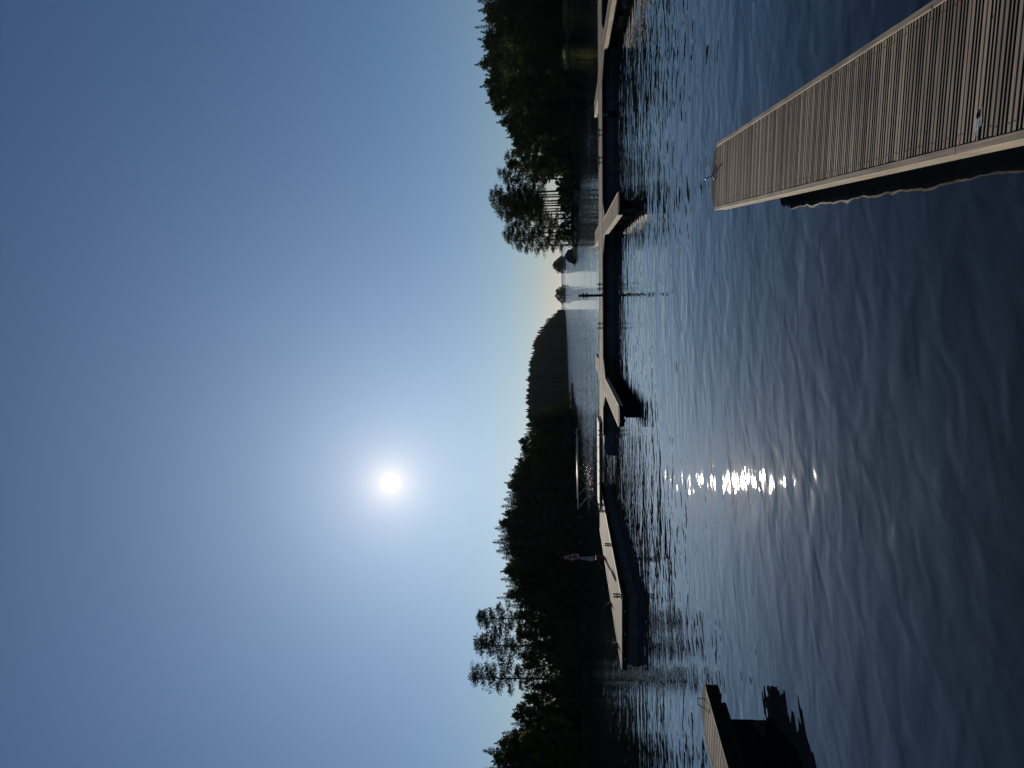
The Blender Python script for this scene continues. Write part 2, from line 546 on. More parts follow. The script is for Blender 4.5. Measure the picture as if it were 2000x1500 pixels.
def finger_dock(label, tip, rotz, length, width, near=False, floats=(), gusset=None, group=None, loop=None, name='finger_dock', beam='beam'):
    """floating finger: local origin at the middle of its tip on deck level, runs along +y"""
    t = thing(name, label, 'dock', (tip.x, tip.y, DECK), rotz, group)
    hw = width / 2
    bw = 0.034 if near else 0.045
    bh = 0.115 if near else 0.14
    bm = bmesh.new()
    plank_rows(bm, -hw + bw + 0.004, hw - bw - 0.004, 0.012, length, 0.114 if near else 0.12, grooves=3 if near else 0,
               gap=0.008 if near else 0.012)
    obj('decking', bm, [M['plank'] if near else M['far_plank'], M['groove'], M['rubber']], t)
    for s in (-1, 1):
        bm = bmesh.new()
        a, b = (s * hw, s * (hw - bw)) if s < 0 else (s * (hw - bw), s * hw)
        # the long timber is made of butted lengths with slightly worn edges
        y = 0.0
        while y < length:
            y2 = min(length, y + 2.4)
            box(bm, a, b, y + 0.002, y2 - 0.002, -bh, 0.004 + random.uniform(-0.001, 0.001), 0.002)
            y = y2
        bm.normal_update()
        for f in bm.faces:
            if f.normal.z > 0.9: f.material_index = 1
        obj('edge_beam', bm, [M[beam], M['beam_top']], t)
    bm = bmesh.new()
    for s in (-1, 1):
        box(bm, s * (hw - bw - 0.145), s * (hw - bw - 0.10), 0.06, length, -0.22, -0.036)
    k = 0.4
    while k < length:
        box(bm, -hw + bw + 0.004, hw - bw - 0.004, k, k + 0.05, -0.10, -0.036)
        k += 1.1
    box(bm, -hw + bw + 0.003, hw - bw - 0.003, 0.014, 0.05, -0.17, -0.034)
    obj('frame', bm, M['steel_dark'], t)
    for (f0, f1) in floats:
        bm = bmesh.new()
        box(bm, -hw + 0.22, hw - 0.22, f0, f1, -0.85, -0.225, 0.03)
        obj('float', bm, M['float'], t)
    # rounded rubber nose across the tip
    bm = bmesh.new()
    n = 14
    arc = [(hw * 0.93 * math.cos(math.pi * i / n), -0.27 * max(0.0, math.sin(math.pi * i / n)) ** 0.8) for i in range(n + 1)]
    prism(bm, [(p[0], p[1] - 0.004) for p in arc[::-1]], -0.16, -0.012)
    obj('bumper', bm, M['rubber'], t)
    if gusset:
        gl, gw = gusset
        for s in (-1, 1):
            bm = bmesh.new()
            p = [(s * (hw + 0.003), length - gl), (s * (hw + gw), length), (s * (hw + 0.003), length)]
            if s < 0: p = p[::-1]
            prism(bm, p, -0.035, -0.003)
            c = [sum(v[0] for v in p) / 3, sum(v[1] for v in p) / 3]
            prism(bm, [(c[0] + (v[0] - c[0]) * 0.93, c[1] + (v[1] - c[1]) * 0.93) for v in p], -0.15, -0.036, 1)
            obj('gusset', bm, [M['far_plank'], M['dark_timber']], t)
    if loop is not None:
        lx, kind = loop
        bm = bmesh.new()
        if kind == 'hoop':
            tube(bm, [(lx - 0.062, -0.01, -0.02), (lx - 0.062, -0.03, 0.01), (lx - 0.055, -0.06, 0.085), (lx + 0.045, -0.06, 0.075), (lx + 0.062, -0.03, 0.01), (lx + 0.062, -0.01, -0.02)], 0.0055, 6)
            obj('mooring_hoop', bm, M['steel_dark'], t, True)
        else:
            tube(bm, [(lx - 0.085, 0.012, 0.008), (lx - 0.05, -0.03, 0.012), (lx, -0.06, 0.02), (lx + 0.012, -0.07, 0.06), (lx + 0.035, -0.07, 0.095)], 0.009, 8)
            tube(bm, [(lx, -0.06, 0.02), (lx + 0.03, -0.035, 0.008), (lx + 0.045, 0.0, 0.006)], 0.009, 8)
            obj('mooring_hook', bm, M['galv'], t, True)
    return t


# ---- near dock at the right
vp = ray(1099, 1500 - 1021.5)
dx, dy = vp.x, vp.y
ln = math.hypot(dx, dy); dx /= ln; dy /= ln
pr = ground(1399.8, 280, DECK)
W1 = 0.685
tipc = Vector((pr.x - dy * W1 / 2, pr.y + dx * W1 / 2, 0))
near_dock = finger_dock('long pale plank dock in the foreground with a scuffed board and steel hook', tipc, math.atan2(dx, -dy), 9.4, W1, True,
                        floats=((1.35, 3.4), (3.9, 6.2), (6.7, 9.0)), loop=(-0.02, 'hook'))
# worn pale patch and a gouge on one board
p = near_dock.matrix_basis.inverted() @ ground(1912, 243, DECK)
bm = bmesh.new()
for (ox, oy, sx, sy) in ((0.0, -0.018, 0.045, 0.008), (0.006, -0.001, 0.050, 0.007), (-0.02, 0.016, 0.034, 0.006)):
    pts = []
    for i in range(18):
        a = 2 * math.pi * i / 18
        r = 1 + 0.25 * math.sin(3 * a + ox * 90) + 0.12 * math.sin(7 * a)
        pts.append((p.x + ox + sx * r * math.cos(a), p.y + oy + sy * r * math.sin(a)))
    prism(bm, pts, 0.0022, 0.0032)
obj('scuff_mark', bm, M['scuff'], near_dock)
q = near_dock.matrix_basis.inverted() @ ground(1915, 220, DECK)
bm = bmesh.new()
for i in range(5):
    ox, oy = random.uniform(-0.012, 0.012), random.uniform(-0.02, 0.02)
    prism(bm, [(q.x + ox - 0.016, q.y + oy - 0.003), (q.x + ox + 0.004, q.y + oy - 0.006), (q.x + ox + 0.014, q.y + oy + 0.002), (q.x + ox - 0.003, q.y + oy + 0.006)], 0.0022, 0.0034)
obj('gouge', bm, M['rubber'], near_dock)

# ---- near dock at the left edge
pr = ground(1379.5, 1345.5, DECK)
t2 = 0.285
ln = math.hypot(t2, 1); dx, dy = t2 / ln, 1 / ln
W2 = 0.64
tipc = Vector((pr.x - dy * W2 / 2, pr.y + dx * W2 / 2, 0))
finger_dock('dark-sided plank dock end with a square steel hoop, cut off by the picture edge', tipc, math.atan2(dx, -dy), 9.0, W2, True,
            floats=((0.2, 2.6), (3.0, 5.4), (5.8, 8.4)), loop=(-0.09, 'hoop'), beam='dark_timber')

# ---- main pontoon across the bay
TAN = 0.124
ROT = -math.atan(TAN)
e1 = Vector((math.cos(ROT), math.sin(ROT), 0))
e2 = Vector((-math.sin(ROT), math.cos(ROT), 0))
M0 = ground(1178.3, 851, DECK); M0.z = 0
MW = 3.0
ML = 27.0


def pontoon(name, label, origin, x0, x1, y0, y1, fx0, fx1, fy0, fy1, along_x=True, bolts=()):
    t = thing(name, label, 'pontoon', (origin.x, origin.y, DECK), ROT)
    bm = bmesh.new()
    if along_x:
        # boards lie across the walking direction: rows follow x
        n = int((x1 - x0 - 0.0) / 0.12)
        pt = (x1 - x0) / n
        for i in range(n):
            dz = random.uniform(-0.002, 0.002)
            box(bm, x0 + i * pt + 0.005, x0 + (i + 1) * pt - 0.005, y0 + 0.08, y1 - 0.08, -0.035 + dz, dz)
    else:
        plank_rows(bm, x0 + 0.08, x1 - 0.08, y0, y1, 0.12, gap=0.01)
    obj('decking', bm, M['far_plank_across'] if along_x else M['far_plank'], t)
    # pale edge boards along the two long sides
    for s in (0, 1):
        bm = bmesh.new()
        if along_x:
            ya, yb = (y0, y0 + 0.075) if s == 0 else (y1 - 0.075, y1)
            y = x0
            while y < x1:
                e = min(x1, y + 3.6)
                box(bm, y + 0.003, e - 0.003, ya, yb, -0.022, 0.012, 0.002)
                y = e
        else:
            xa, xb = (x0, x0 + 0.075) if s == 0 else (x1 - 0.075, x1)
            y = y0
            while y < y1:
                e = min(y1, y + 3.2)
                box(bm, xa, xb, y + 0.003, e - 0.003, -0.022, 0.012, 0.002)
                y = e
        obj('edge_beam', bm, M['beam'], t)
    # dark skirt under the deck
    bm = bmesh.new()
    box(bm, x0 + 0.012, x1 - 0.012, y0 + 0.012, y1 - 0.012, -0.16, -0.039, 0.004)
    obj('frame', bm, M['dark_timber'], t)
    # concrete floats in lengths, with a shoulder
    if along_x:
        y = fx0
        while y < fx1 - 0.1:
            e = min(fx1, y + 6.4)
            bm = bmesh.new()
            box(bm, y + 0.004, e - 0.004, fy0, fy1, -1.0, -0.155, 0.02)
            box(bm, y + 0.002, e - 0.002, fy0 - 0.05, fy1 + 0.05, -1.0, -0.37, 0.02)
            obj('float', bm, M['concrete'], t)
            y = e
    else:
        y = fy0
        while y < fy1 - 0.1:
            e = min(fy1, y + 6.9)
            bm = bmesh.new()
            box(bm, fx0, fx1, y + 0.02, e - 0.02, -1.0, -0.165, 0.02)
            box(bm, fx0 - 0.05, fx1 + 0.05, y + 0.005, e - 0.005, -1.0, -0.30, 0.02)
            obj('float', bm, M['concrete'], t)
            y = e
    for b in bolts:
        bm = bmesh.new()
        r = bmesh.ops.create_uvsphere(bm, u_segments=10, v_segments=6, radius=0.022, matrix=Matrix.Translation(b))
        obj('bolt_head', bm, M['bolt'], t, True)
    return t


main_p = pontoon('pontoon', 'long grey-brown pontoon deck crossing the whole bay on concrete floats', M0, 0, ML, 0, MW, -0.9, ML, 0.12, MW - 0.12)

# ---- left pontoon coming towards the camera
LP = ground(1214.5, 1166, DECK); LP.z = 0
LW, LL = 2.3, 13.0
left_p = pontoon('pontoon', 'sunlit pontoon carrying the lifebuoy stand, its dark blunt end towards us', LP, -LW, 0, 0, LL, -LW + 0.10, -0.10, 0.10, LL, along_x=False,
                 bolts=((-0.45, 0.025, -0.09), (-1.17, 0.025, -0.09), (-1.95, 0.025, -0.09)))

# ---- fingers off the main pontoon


def local_main(px, py, z=0.0):
    return Vector((M0.x, M0.y, z)) + e1 * px + e2 * py


def finger_from_tip(tl, tr, label, group, gus=(1.5, 0.75)):
    """near-side finger: picture positions of the tip's left and right corners"""
    a = ground(tl[0], tl[1], DECK); b = ground(tr[0], tr[1], DECK)
    c = (a + b) / 2
    rel = Vector((c.x - M0.x, c.y - M0.y, 0))
    px, py = rel.dot(e1), rel.dot(e2)
    return finger_at(px, -py, label, group, 1, gus)


def finger_at(px, length, label, group, side, gus=(1.5, 0.75)):
    if side > 0:
        tip = local_main(px, -length)
        rz = ROT
    else:
        tip = local_main(px, MW + length)
        rz = ROT + math.pi
    fl = []
    k = 0.35
    while k < length - 1.0:
        fl.append((k, k + 1.15)); k += 2.05
    f = finger_dock(label, tip, rz, length - 0.01, 0.68, False, floats=fl, gusset=gus, group=group)
    return f


G1 = 'finger docks off the long pontoon'
f_r = finger_from_tip((1207, 419), (1207, 375), 'plank finger dock on the near side of the pontoon, bright edge facing the tall post', G1)
f_l = finger_from_tip((1208, 832), (1208, 793), 'plank finger dock on the near side of the pontoon, close to the gangway', G1)
rel = ground(1180.8, 90.4, DECK) - M0
f_t = finger_at(rel.dot(e1) + 0.34, 8.6, 'plank finger dock with a long bright side, cut off by the picture edge', G1, 1)


def far_finger(x, y, side, label, ):
    g = ground(x, y, DECK) - M0
    return finger_at(g.dot(e1) + side * 0.34, 4.1, label, G1, -1, (0.9, 0.45))


far_finger(1161, 228, 1, 'small finger dock behind the long pontoon with the longest bright edge, near the ball buoy')
far_finger(1162, 481, 1, 'small finger dock with a short bright edge behind the pontoon, facing the pine point tip')
far_finger(1164, 693.5, -1, 'small dark-edged finger dock behind the pontoon, between the tall post and the gangway')

# ------------------------------------------------------------------ gangway between the pontoons
gx0, gx1 = -3.55, 0.35
g = thing('gangway', 'short pale gangway with cross-braced metal railings joining the two pontoons', 'gangway', tuple(local_main(0, 0.95, DECK + 0.02)), ROT)
bm = bmesh.new()
n = 32
pt = (gx1 - gx0) / n
for i in range(n):
    box(bm, gx0 + i * pt + 0.004, gx0 + (i + 1) * pt - 0.004, 0, 1.9, 0.075, 0.11)
obj('decking', bm, M['gang'], g)
bm = bmesh.new()
for yy in (0.02, 1.80):
    box(bm, gx0, gx1, yy, yy + 0.08, -0.0, 0.072)
obj('frame', bm, M['steel_dark'], g)
for yy in (0.06, 1.84):
    bm = bmesh.new()
    a, b = gx0 + 0.02, gx1 - 0.55
    tube(bm, [(a, yy, 1.06), (b, yy, 1.06)], 0.021, 8)
    tube(bm, [(a, yy, 0.58), (b, yy, 0.58)], 0.014, 8, mi=1)
    nb = 2
    st = (b - a) / nb
    for i in range(nb):
        p0, p1 = a + i * st, a + (i + 1) * st
        tube(bm, [(p0 + 0.05, yy, 0.10), (p1 - 0.45, yy, 1.04)], 0.010, 6, mi=1)
        tube(bm, [(p0 + 0.05, yy + 0.02, 1.04), (p1 - 0.45, yy + 0.02, 0.10)], 0.010, 6, mi=1)
        tube(bm, [(p0 + 0.45, yy - 0.02, 0.10), (p1 - 0.05, yy - 0.02, 1.04)], 0.010, 6, mi=1)
    obj('railing', bm, [M['galv'], M['brace']], g, True)

# ------------------------------------------------------------------ mooring bitts


def make_bitt(label):
    t = thing('mooring_bitt', label, 'mooring bitt', (0, 0, DECK), 0, 'double mooring bitts along the pontoon edges')
    for s in (-1, 1):
        bm = bmesh.new()
        lathe(bm, [(0.05, 0.012), (0.05, 0.02), (0.022, 0.025), (0.022, 0.19), (0.032, 0.195), (0.030, 0.215), (0.01, 0.22)], 10, (s * 0.095, 0, 0))
        obj('post', bm, M['steel_dark'], t, True)
    bm = bmesh.new()
    tube(bm, [(-0.19, 0, 0.11), (0.19, 0, 0.11)], 0.016, 8)
    obj('bar', bm, M['steel_dark'], t, True)
    return t


bitts = [
    (1176.0, 258, 'main', 0.12, 'double mooring bitt on the near edge of the long pontoon, nearest the ball buoy'),
    (1176.0, 313, 'main', 0.12, 'double mooring bitt on the near edge, midway from the ball buoy to a finger dock'),
    (1176.2, 560, 'main', 0.12, 'double mooring bitt on the near pontoon edge right beside the tall post'),
    (1176.8, 636, 'main', 0.12, 'double mooring bitt on the near pontoon edge, between the tall post and the gangway'),
    (1168.0, 8, 'main', MW - 0.14, 'double mooring bitt on the far pontoon edge, right at the picture edge'),
    (1168.6, 284, 'main', MW - 0.14, 'double mooring bitt on the far pontoon edge, nearer the ball buoy of two'),
    (1168.6, 333, 'main', MW - 0.14, 'double mooring bitt on the far pontoon edge, nearest the point with pines'),
    (1178.0, 846, 'main', 0.2, 'double mooring bitt at the pontoon end by the gangway'),
    (1178.5, 978, 'left', -0.12, 'double mooring bitt on the lifebuoy pontoon right beside the gangway foot'),
    (1181.0, 995, 'left', -0.12, 'double mooring bitt on the lifebuoy pontoon, second from the gangway foot'),
    (1193.5, 1064, 'left', -0.12, 'double mooring bitt on the lifebuoy pontoon nearly level with the lifebuoy stand'),
    (1212.5, 1162, 'left', -0.12, 'double mooring bitt at the sunlit corner of the lifebuoy pontoon\'s blunt end'),
    (1195.5, 1172, 'left', -LW + 0.12, 'double mooring bitt on the far edge of the lifebuoy pontoon, halfway along'),
    (1208.0, 1288, 'left', -LW + 0.12, 'double mooring bitt on the far edge of the lifebuoy pontoon near its blunt end'),
]
proto_b = None
for (x, y, which, off, lab) in bitts:
    p = ground(x, y, DECK)
    if which == 'main':
        px = (p - M0).dot(e1)
        w = local_main(px, off, DECK + 0.004)
        rz = ROT
    else:
        py = (p - LP).dot(e2)
        w = Vector((LP.x, LP.y, DECK + 0.004)) + e1 * off + e2 * py
        rz = ROT + math.pi / 2
    if proto_b is None:
        proto_b = make_bitt(lab)
        proto_b.location = w; proto_b.rotation_euler = (0, 0, rz)
    else:
        dup(proto_b, w, rz, label=lab)

# ------------------------------------------------------------------ tall mooring post at the near edge
p = ground(1176.3, 577, DECK)
w = local_main((p - M0).dot(e1), 0.14, DECK)
t = thing('mooring_post', 'stout dark steel post with two pairs of horns on the pontoon edge', 'post', w, ROT)
bm = bmesh.new()
lathe(bm, [(0.10, 0.013), (0.10, 0.028), (0.056, 0.03), (0.056, 0.93)], 16)
obj('post', bm, M['steel_dark'], t, True)
bm = bmesh.new()
lathe(bm, [(0.060, 0.93), (0.064, 0.94), (0.064, 0.985), (0.04, 0.995)], 16)
obj('cap', bm, M['bark'], t, True)
for z in (0.65, 0.79):
    bm = bmesh.new()
    lathe(bm, [(0.058, z - 0.03), (0.075, z - 0.025), (0.075, z + 0.025), (0.058, z + 0.03)], 16)
    tube(bm, [(-0.115, 0, z), (0.115, 0, z)], 0.032, 8)
    obj('horn', bm, M['steel_dark'], t, True)

# ------------------------------------------------------------------ lifebuoy stand on the left pontoon
p = ground(1181, 1086, DECK)
py = (p - LP).dot(e2)
base = Vector((LP.x, LP.y, DECK)) + e1 * (-LW + 0.12) + e2 * py
t = thing('rescue_stand', 'slim rescue post with two small white sign plates', 'rescue stand', base + Vector((0, 0, 0.012)), ROT)
bm = bmesh.new()
tube(bm, [(0, 0, 0), (0, 0, 1.72)], 0.022, 8)
obj('post', bm, M['steel_dark'], t, True)


def text_mesh(body, size, mat, parent, name, loc, rot, spin):
    cu = bpy.data.curves.new(name, 'FONT')
    cu.body = body
    cu.size = size
    cu.align_x = 'CENTER'; cu.align_y = 'CENTER'
    cu.extrude = 0.001
    o = bpy.data.objects.new(name, cu)
    COL.objects.link(o)
    dg = bpy.context.evaluated_depsgraph_get()
    me = bpy.data.meshes.new_from_object(o.evaluated_get(dg))
    bpy.data.objects.remove(o)
    bpy.data.curves.remove(cu)
    me.materials.clear(); me.materials.append(mat)
    o = bpy.data.objects.new(name, me)
    COL.objects.link(o)
    o.parent = parent
    o.matrix_local = Matrix.Translation(loc) @ rot @ Matrix.Rotation(spin, 4, 'Z')
    return o


face = Matrix.Rotation(math.pi / 2, 4, 'X')
bm = bmesh.new(); box(bm, -0.125, 0.045, -0.045, -0.030, 0.43, 0.70, 0.004)
s1 = obj('sign_plate', bm, M['plate'], t)
text_mesh('SOS', 0.115, M['ink'], s1, 'lettering', Vector((-0.04, -0.0475, 0.565)), face, -math.pi / 2)
bm = bmesh.new(); box(bm, -0.095, 0.03, -0.045, -0.030, 0.705, 0.96, 0.004)
s2 = obj('sign_plate', bm, M['plate'], t)
bm = bmesh.new()
for (za, zb, xa, xb) in ((0.73, 0.775, -0.07, 0.0), (0.785, 0.80, -0.075, 0.01), (0.815, 0.85, -0.06, -0.02), (0.86, 0.875, -0.07, 0.0), (0.885, 0.925, -0.065, -0.01)):
    box(bm, xa, xb, -0.0465, -0.0455, za, zb)
obj('lettering', bm, M['ink'], s2)

# lifebuoy hung edge-on at the top
lb = thing('lifebuoy', 'red lifebuoy with white bands and rope hanging high on the rescue post', 'lifebuoy', base + Vector((0, 0, 1.36)) - e2 * 0.10, ROT + rad(101))
bm = bmesh.new()
n = 28
tube(bm, [(0.235 * math.cos(2 * math.pi * i / n), 0, 0.235 * math.sin(2 * math.pi * i / n)) for i in range(n)], 0.082, 12, True)
ring = obj('ring', bm, M['red'], lb, True)
for k in range(4):
    bm = bmesh.new()
    a0 = math.pi / 4 + k * math.pi / 2 + math.pi / 4
    tube(bm, [(0.235 * math.cos(a0 + d), 0, 0.235 * math.sin(a0 + d)) for d in (-0.07, 0, 0.07)], 0.0845, 12)
    obj('band', bm, M['plate'], ring, True)
bm = bmesh.new()
tube(bm, [((0.325 + 0.022 * math.cos(8 * math.pi * i / 48)) * math.cos(2 * math.pi * i / 48), -0.02, (0.325 + 0.022 * math.cos(8 * math.pi * i / 48)) * math.sin(2 * math.pi * i / 48)) for i in range(48)], 0.008, 6, True)
tube(bm, [(-0.05, -0.09, 0.2), (-0.02, -0.13, 0.05), (0.0, -0.17, -0.12), (0.03, -0.17, -0.22), (0.06, -0.12, -0.26), (0.05, -0.085, -0.24)], 0.009, 6)
obj('rope', bm, M['white'], lb, True)

rb = thing('red_box', 'dull red extinguisher box at the foot of the rescue post', 'box', base + Vector((0, 0, 0.012)) - e2 * 0.13 + e1 * 0.03, ROT)
bm = bmesh.new(); box(bm, -0.085, 0.085, -0.09, 0.09, 0.0, 0.33, 0.015)
obj('body', bm, M['red'], rb)
bm = bmesh.new(); box(bm, -0.092, 0.092, -0.097, 0.097, 0.332, 0.37, 0.012)
obj('lid', bm, M['red'], rb)
bm = bmesh.new(); tube(bm, [(-0.03, -0.1, 0.30), (0.0, -0.115, 0.30), (0.03, -0.1, 0.30)], 0.008, 6)
obj('latch', bm, M['galv'], rb)

# ------------------------------------------------------------------ small floating things
p = ground(1199, 222, 0)
bu = thing('buoy', 'black ball buoy hanging by a short rope under the pontoon edge', 'buoy', local_main((p - M0).dot(e1), -0.22, 0), ROT)
bm = bmesh.new()
bmesh.ops.create_uvsphere(bm, u_segments=18, v_segments=12, radius=0.15, matrix=Matrix.Translation((0, 0, 0.08)) @ Matrix.Diagonal((1, 1, 1.15, 1)))
obj('ball', bm, M['rubber'], bu, True)
bm = bmesh.new(); tube(bm, [(0, 0, 0.24), (0.01, 0.05, 0.32), (0.0, 0.18, 0.40)], 0.010, 6)
obj('rope', bm, M['white'], bu, True)

for (x, y, h, lab) in ((1109.2, 577, 1.3, 'thin dark spar buoy far out, straight behind the tall post'),
                       (1107.8, 560, 0.9, 'shortest thin spar buoy far out, between the two islets'),
                       (1106.4, 602, 1.4, 'small dark buoy far out beside the tip of the wooded hill')):
    p = ground(x, y, 0)
    t = thing('spar_buoy', lab, 'buoy', p, 0, 'spar buoys far out on the lake')
    bm = bmesh.new()
    lathe(bm, [(0.16, -0.3), (0.2, 0.0), (0.16, 0.25), (0.09, 0.35), (0.08, h), (0.02, h + 0.05)], 8)
    obj('spar', bm, M['steel_dark'], t, True)
    bm = bmesh.new()
    lathe(bm, [(0.05, h + 0.05), (0.22, h + 0.12), (0.22, h + 0.3), (0.05, h + 0.4)], 8)
    obj('topmark', bm, M['steel_dark'], t, True)

# ------------------------------------------------------------------ terrain


def hash_noise(x, y):
    return math.sin(x * 0.37 + 1.3) * math.cos(y * 0.29 - 0.7) + 0.5 * math.sin(x * 0.91 + y * 0.53)


def bank(name, line, rows, label, mat='soil', taper=None):
    """line: picture points along the waterline; rows: (metres inland, height)"""
    pts = [ground(x, y, 0) for (x, y) in line]
    # subdivide
    fine = []
    for a, b in zip(pts[:-1], pts[1:]):
        k = max(1, int((b - a).length / 2.5))
        for i in range(k):
            fine.append(a.lerp(b, i / k))
    fine.append(pts[-1])
    V, Fc = [], []
    nr = len(rows)
    nf = len(fine)
    for i, p in enumerate(fine):
        d = p.length
        dirn = Vector((p.x, p.y, 0)).normalized()
        tp = 1.0
        if taper:
            e = min(1.0, (nf - 1 - i) / taper)
            tp = 0.12 + 0.88 * e
        for (off, h) in rows:
            q = p + dirn * (off * tp + (0.25 * hash_noise(p.x * 2, off) if off > 0 else 0))
            hh = h if h < 0 else h * tp * (1 + 0.22 * hash_noise(q.x, q.y)) + 0.05
            V.append((q.x, q.y, hh))
    for i in range(nf - 1):
        for r in range(nr - 1):
            a = i * nr + r
            Fc.append((a, a + nr, a + nr + 1, a + 1))
    o = np_obj(name, V, Fc, M[mat], smooth=True)
    return tag(o, label, kind='structure')


LEFT_LINE = [(1158, 1750), (1153, 1620), (1148.5, 1500), (1147, 1440), (1145.5, 1380), (1143, 1300), (1141, 1240), (1137.5, 1150), (1136, 1085), (1133, 1030), (1129, 970), (1126, 900), (1122.8, 850), (1121, 800), (1119.8, 765), (1119.2, 748)]
RIGHT_LINE = [(1107.5, -260), (1109, -120), (1110, 0), (1110.5, 60), (1111.5, 100), (1113, 120), (1117, 170), (1120, 226), (1122, 280), (1125, 320), (1127, 350), (1127.5, 400), (1127.5, 450), (1126.5, 480), (1125, 498), (1124, 507)]
HILL_LINE = [(1104.0, 606), (1105.2, 640), (1106.4, 680), (1107.6, 720), (1109, 760), (1110.5, 800), (1112, 850), (1113.2, 900)]

ROWS_BANK = [(-1.5, -0.5), (0, 0.02), (1.0, 0.45), (4.0, 0.9), (12, 1.6), (30, 2.4), (60, 1.5), (80, -1)]
bank('left_bank', LEFT_LINE, ROWS_BANK, 'low dark wooded bank along the left shore', taper=26)
bank('right_bank', RIGHT_LINE, [(-1.5, -0.5), (0, 0.02), (1.2, 0.7), (4.5, 1.1), (12, 1.6), (22, 1.2), (30, 0.4), (40, -1)], 'low dark wooded bank along the right shore', taper=14)
bank('hill', HILL_LINE, [(-3, -0.5), (0, 0.1), (6, 1.5), (30, 4.5), (80, 9), (130, 9), (220, 4), (300, -2)], 'dark wooded hill across the lake', taper=None)

# distant ridge
V, Fc = [], []
xs = list(range(-7000, 7001, 120))
for i, x in enumerate(xs):
    h = 66 + 12 * math.sin(x * 0.0015) + 8 * math.sin(x * 0.006 + 1) + random.uniform(-3, 3)
    V += [(x, 21600 + 0.02 * x, -1), (x, 21650 + 0.02 * x, h * 0.8), (x, 22000 + 0.02 * x, h), (x, 23400, -1)]
for i in range(len(xs) - 1):
    for r in range(3):
        a = i * 4 + r
        Fc.append((a, a + 4, a + 5, a + 1))
tag(np_obj('distant_hills', V, Fc, M['ridge'], smooth=True), 'pale blue strip of far wooded land on the horizon', kind='structure')

# ------------------------------------------------------------------ tree prototypes


class Cards:
    """many small leaf faces collected as arrays"""

    def __init__(self):
        self.v = []
        self.f = []

    def quad(self, c, a, b):
        i = len(self.v)
        self.v += [c - a - b, c + a - b, c + a + b, c - a + b]
        self.f.append((i, i + 1, i + 2, i + 3))

    def blade(self, p, tip, w):
        """pointed card from p to tip"""
        i = len(self.v)
        m = p.lerp(tip, 0.45)
        self.v += [p, m + w, tip, m - w]
        self.f.append((i, i + 1, i + 2, i + 3))

    def build(self, name, mat, parent):
        return np_obj(name, self.v, self.f, mat, parent)


def rvec(rng):
    while True:
        v = Vector((rng.uniform(-1, 1), rng.uniform(-1, 1), rng.uniform(-1, 1)))
        if 0.05 < v.length < 1: return v.normalized()


def clump(cd, rng, c, rx, rz, n, size, pointy=False):
    for _ in range(n):
        d = rvec(rng) * (rng.random() ** 0.45)
        p = c + Vector((d.x * rx, d.y * rx, d.z * rz))
        a = rvec(rng); b = a.cross(rvec(rng))
        if b.length < 0.05: continue
        b.normalize()
        s = size * rng.uniform(0.6, 1.3)
        if pointy:
            cd.blade(p, p + (d + Vector((0, 0, 0.4))).normalized() * s * 2.2, b * s * 0.33)
        else:
            cd.quad(p, a * s * 0.5, b * s * 0.38)


def trunk_bm(h, r, rng, bend=0.0, top=0.95, limbs=()):
    bm = bmesh.new()
    k = 7
    pts, rs = [], []
    bx, by = rng.uniform(-bend, bend), rng.uniform(-bend, bend)
    for i in range(k + 1):
        t = i / k
        pts.append((bx * math.sin(t * 2.2), by * math.sin(t * 2.7), h * top * t - 0.3 * (t == 0)))
        rs.append(r * (1 - 0.85 * t) + 0.01)
    tube(bm, pts, rs, 7)
    for (a, b, rr) in limbs:
        mid = a.lerp(b, 0.5) + Vector((0, 0, -0.06 * (b - a).length))
        tube(bm, [a, mid, b], [rr, rr * 0.7, rr * 0.3], 5)
    return bm, bx, by


def make_spruce(seed, h=14.0, spread=0.23, dense=1.1, mat='spruce'):
    rng = random.Random(seed)
    t = thing('spruce_tree', 'spruce', 'tree')
    bm, bx, by = trunk_bm(h, 0.16, rng, 0.1, 0.985)
    obj('trunk', bm, M['bark'], t)
    cd = Cards()
    nbr = int(420 * dense)
    sect = [rng.uniform(0.72, 1.18) for _ in range(9)]
    for i in range(nbr):
        g = (i + rng.random()) / nbr
        f = 0.04 + 0.95 * (1 - (1 - g) ** 0.78)
        f = min(f, 0.985)
        z = f * h
        a = i * 2.39996 + rng.uniform(-0.5, 0.5)
        lobe = sect[int((a % 6.283) / 6.284 * 9)]
        R = spread * h * (1 - f) ** 0.78 * lobe + 0.04
        r = R * rng.uniform(0.55, 1.12)
        d = Vector((math.cos(a), math.sin(a), 0))
        sv = Vector((-d.y, d.x, 0))
        p0 = Vector((bx * math.sin(f * 2.2), by * math.sin(f * 2.7), z))
        lift = -0.30 * r * (1 - f) + 0.30 * r * f
        tip = p0 + d * r + Vector((0, 0, lift))
        w = max(0.05, r * 0.15)
        cd.blade(p0, tip, sv * w + Vector((0, 0, rng.uniform(-0.06, 0.06))))
        cd.blade(p0, tip, Vector((0, 0, w * 0.7)))
        for k in range(6):
            q = p0.lerp(tip, rng.uniform(0.25, 1.0))
            e = q + (d * 0.55 + sv * rng.choice((-1, 1)) * rng.uniform(0.3, 0.8) + Vector((0, 0, rng.uniform(-0.7, 0.15)))).normalized() * max(0.18, r * rng.uniform(0.2, 0.38))
            cd.blade(q, e, (d * 0.4 + sv * 0.4 + Vector((0, 0, 0.3))).normalized() * w * 0.5)
    for k in range(4):
        wv = Vector((math.cos(k * 0.8), math.sin(k * 0.8), 0)) * 0.10
        cd.blade(Vector((bx * .8, by * .4, h * 0.93)), Vector((bx * .8, by * .4, h * 1.0)), wv)
    cd.build('crown', M[mat], t)
    t['h'] = h
    return t


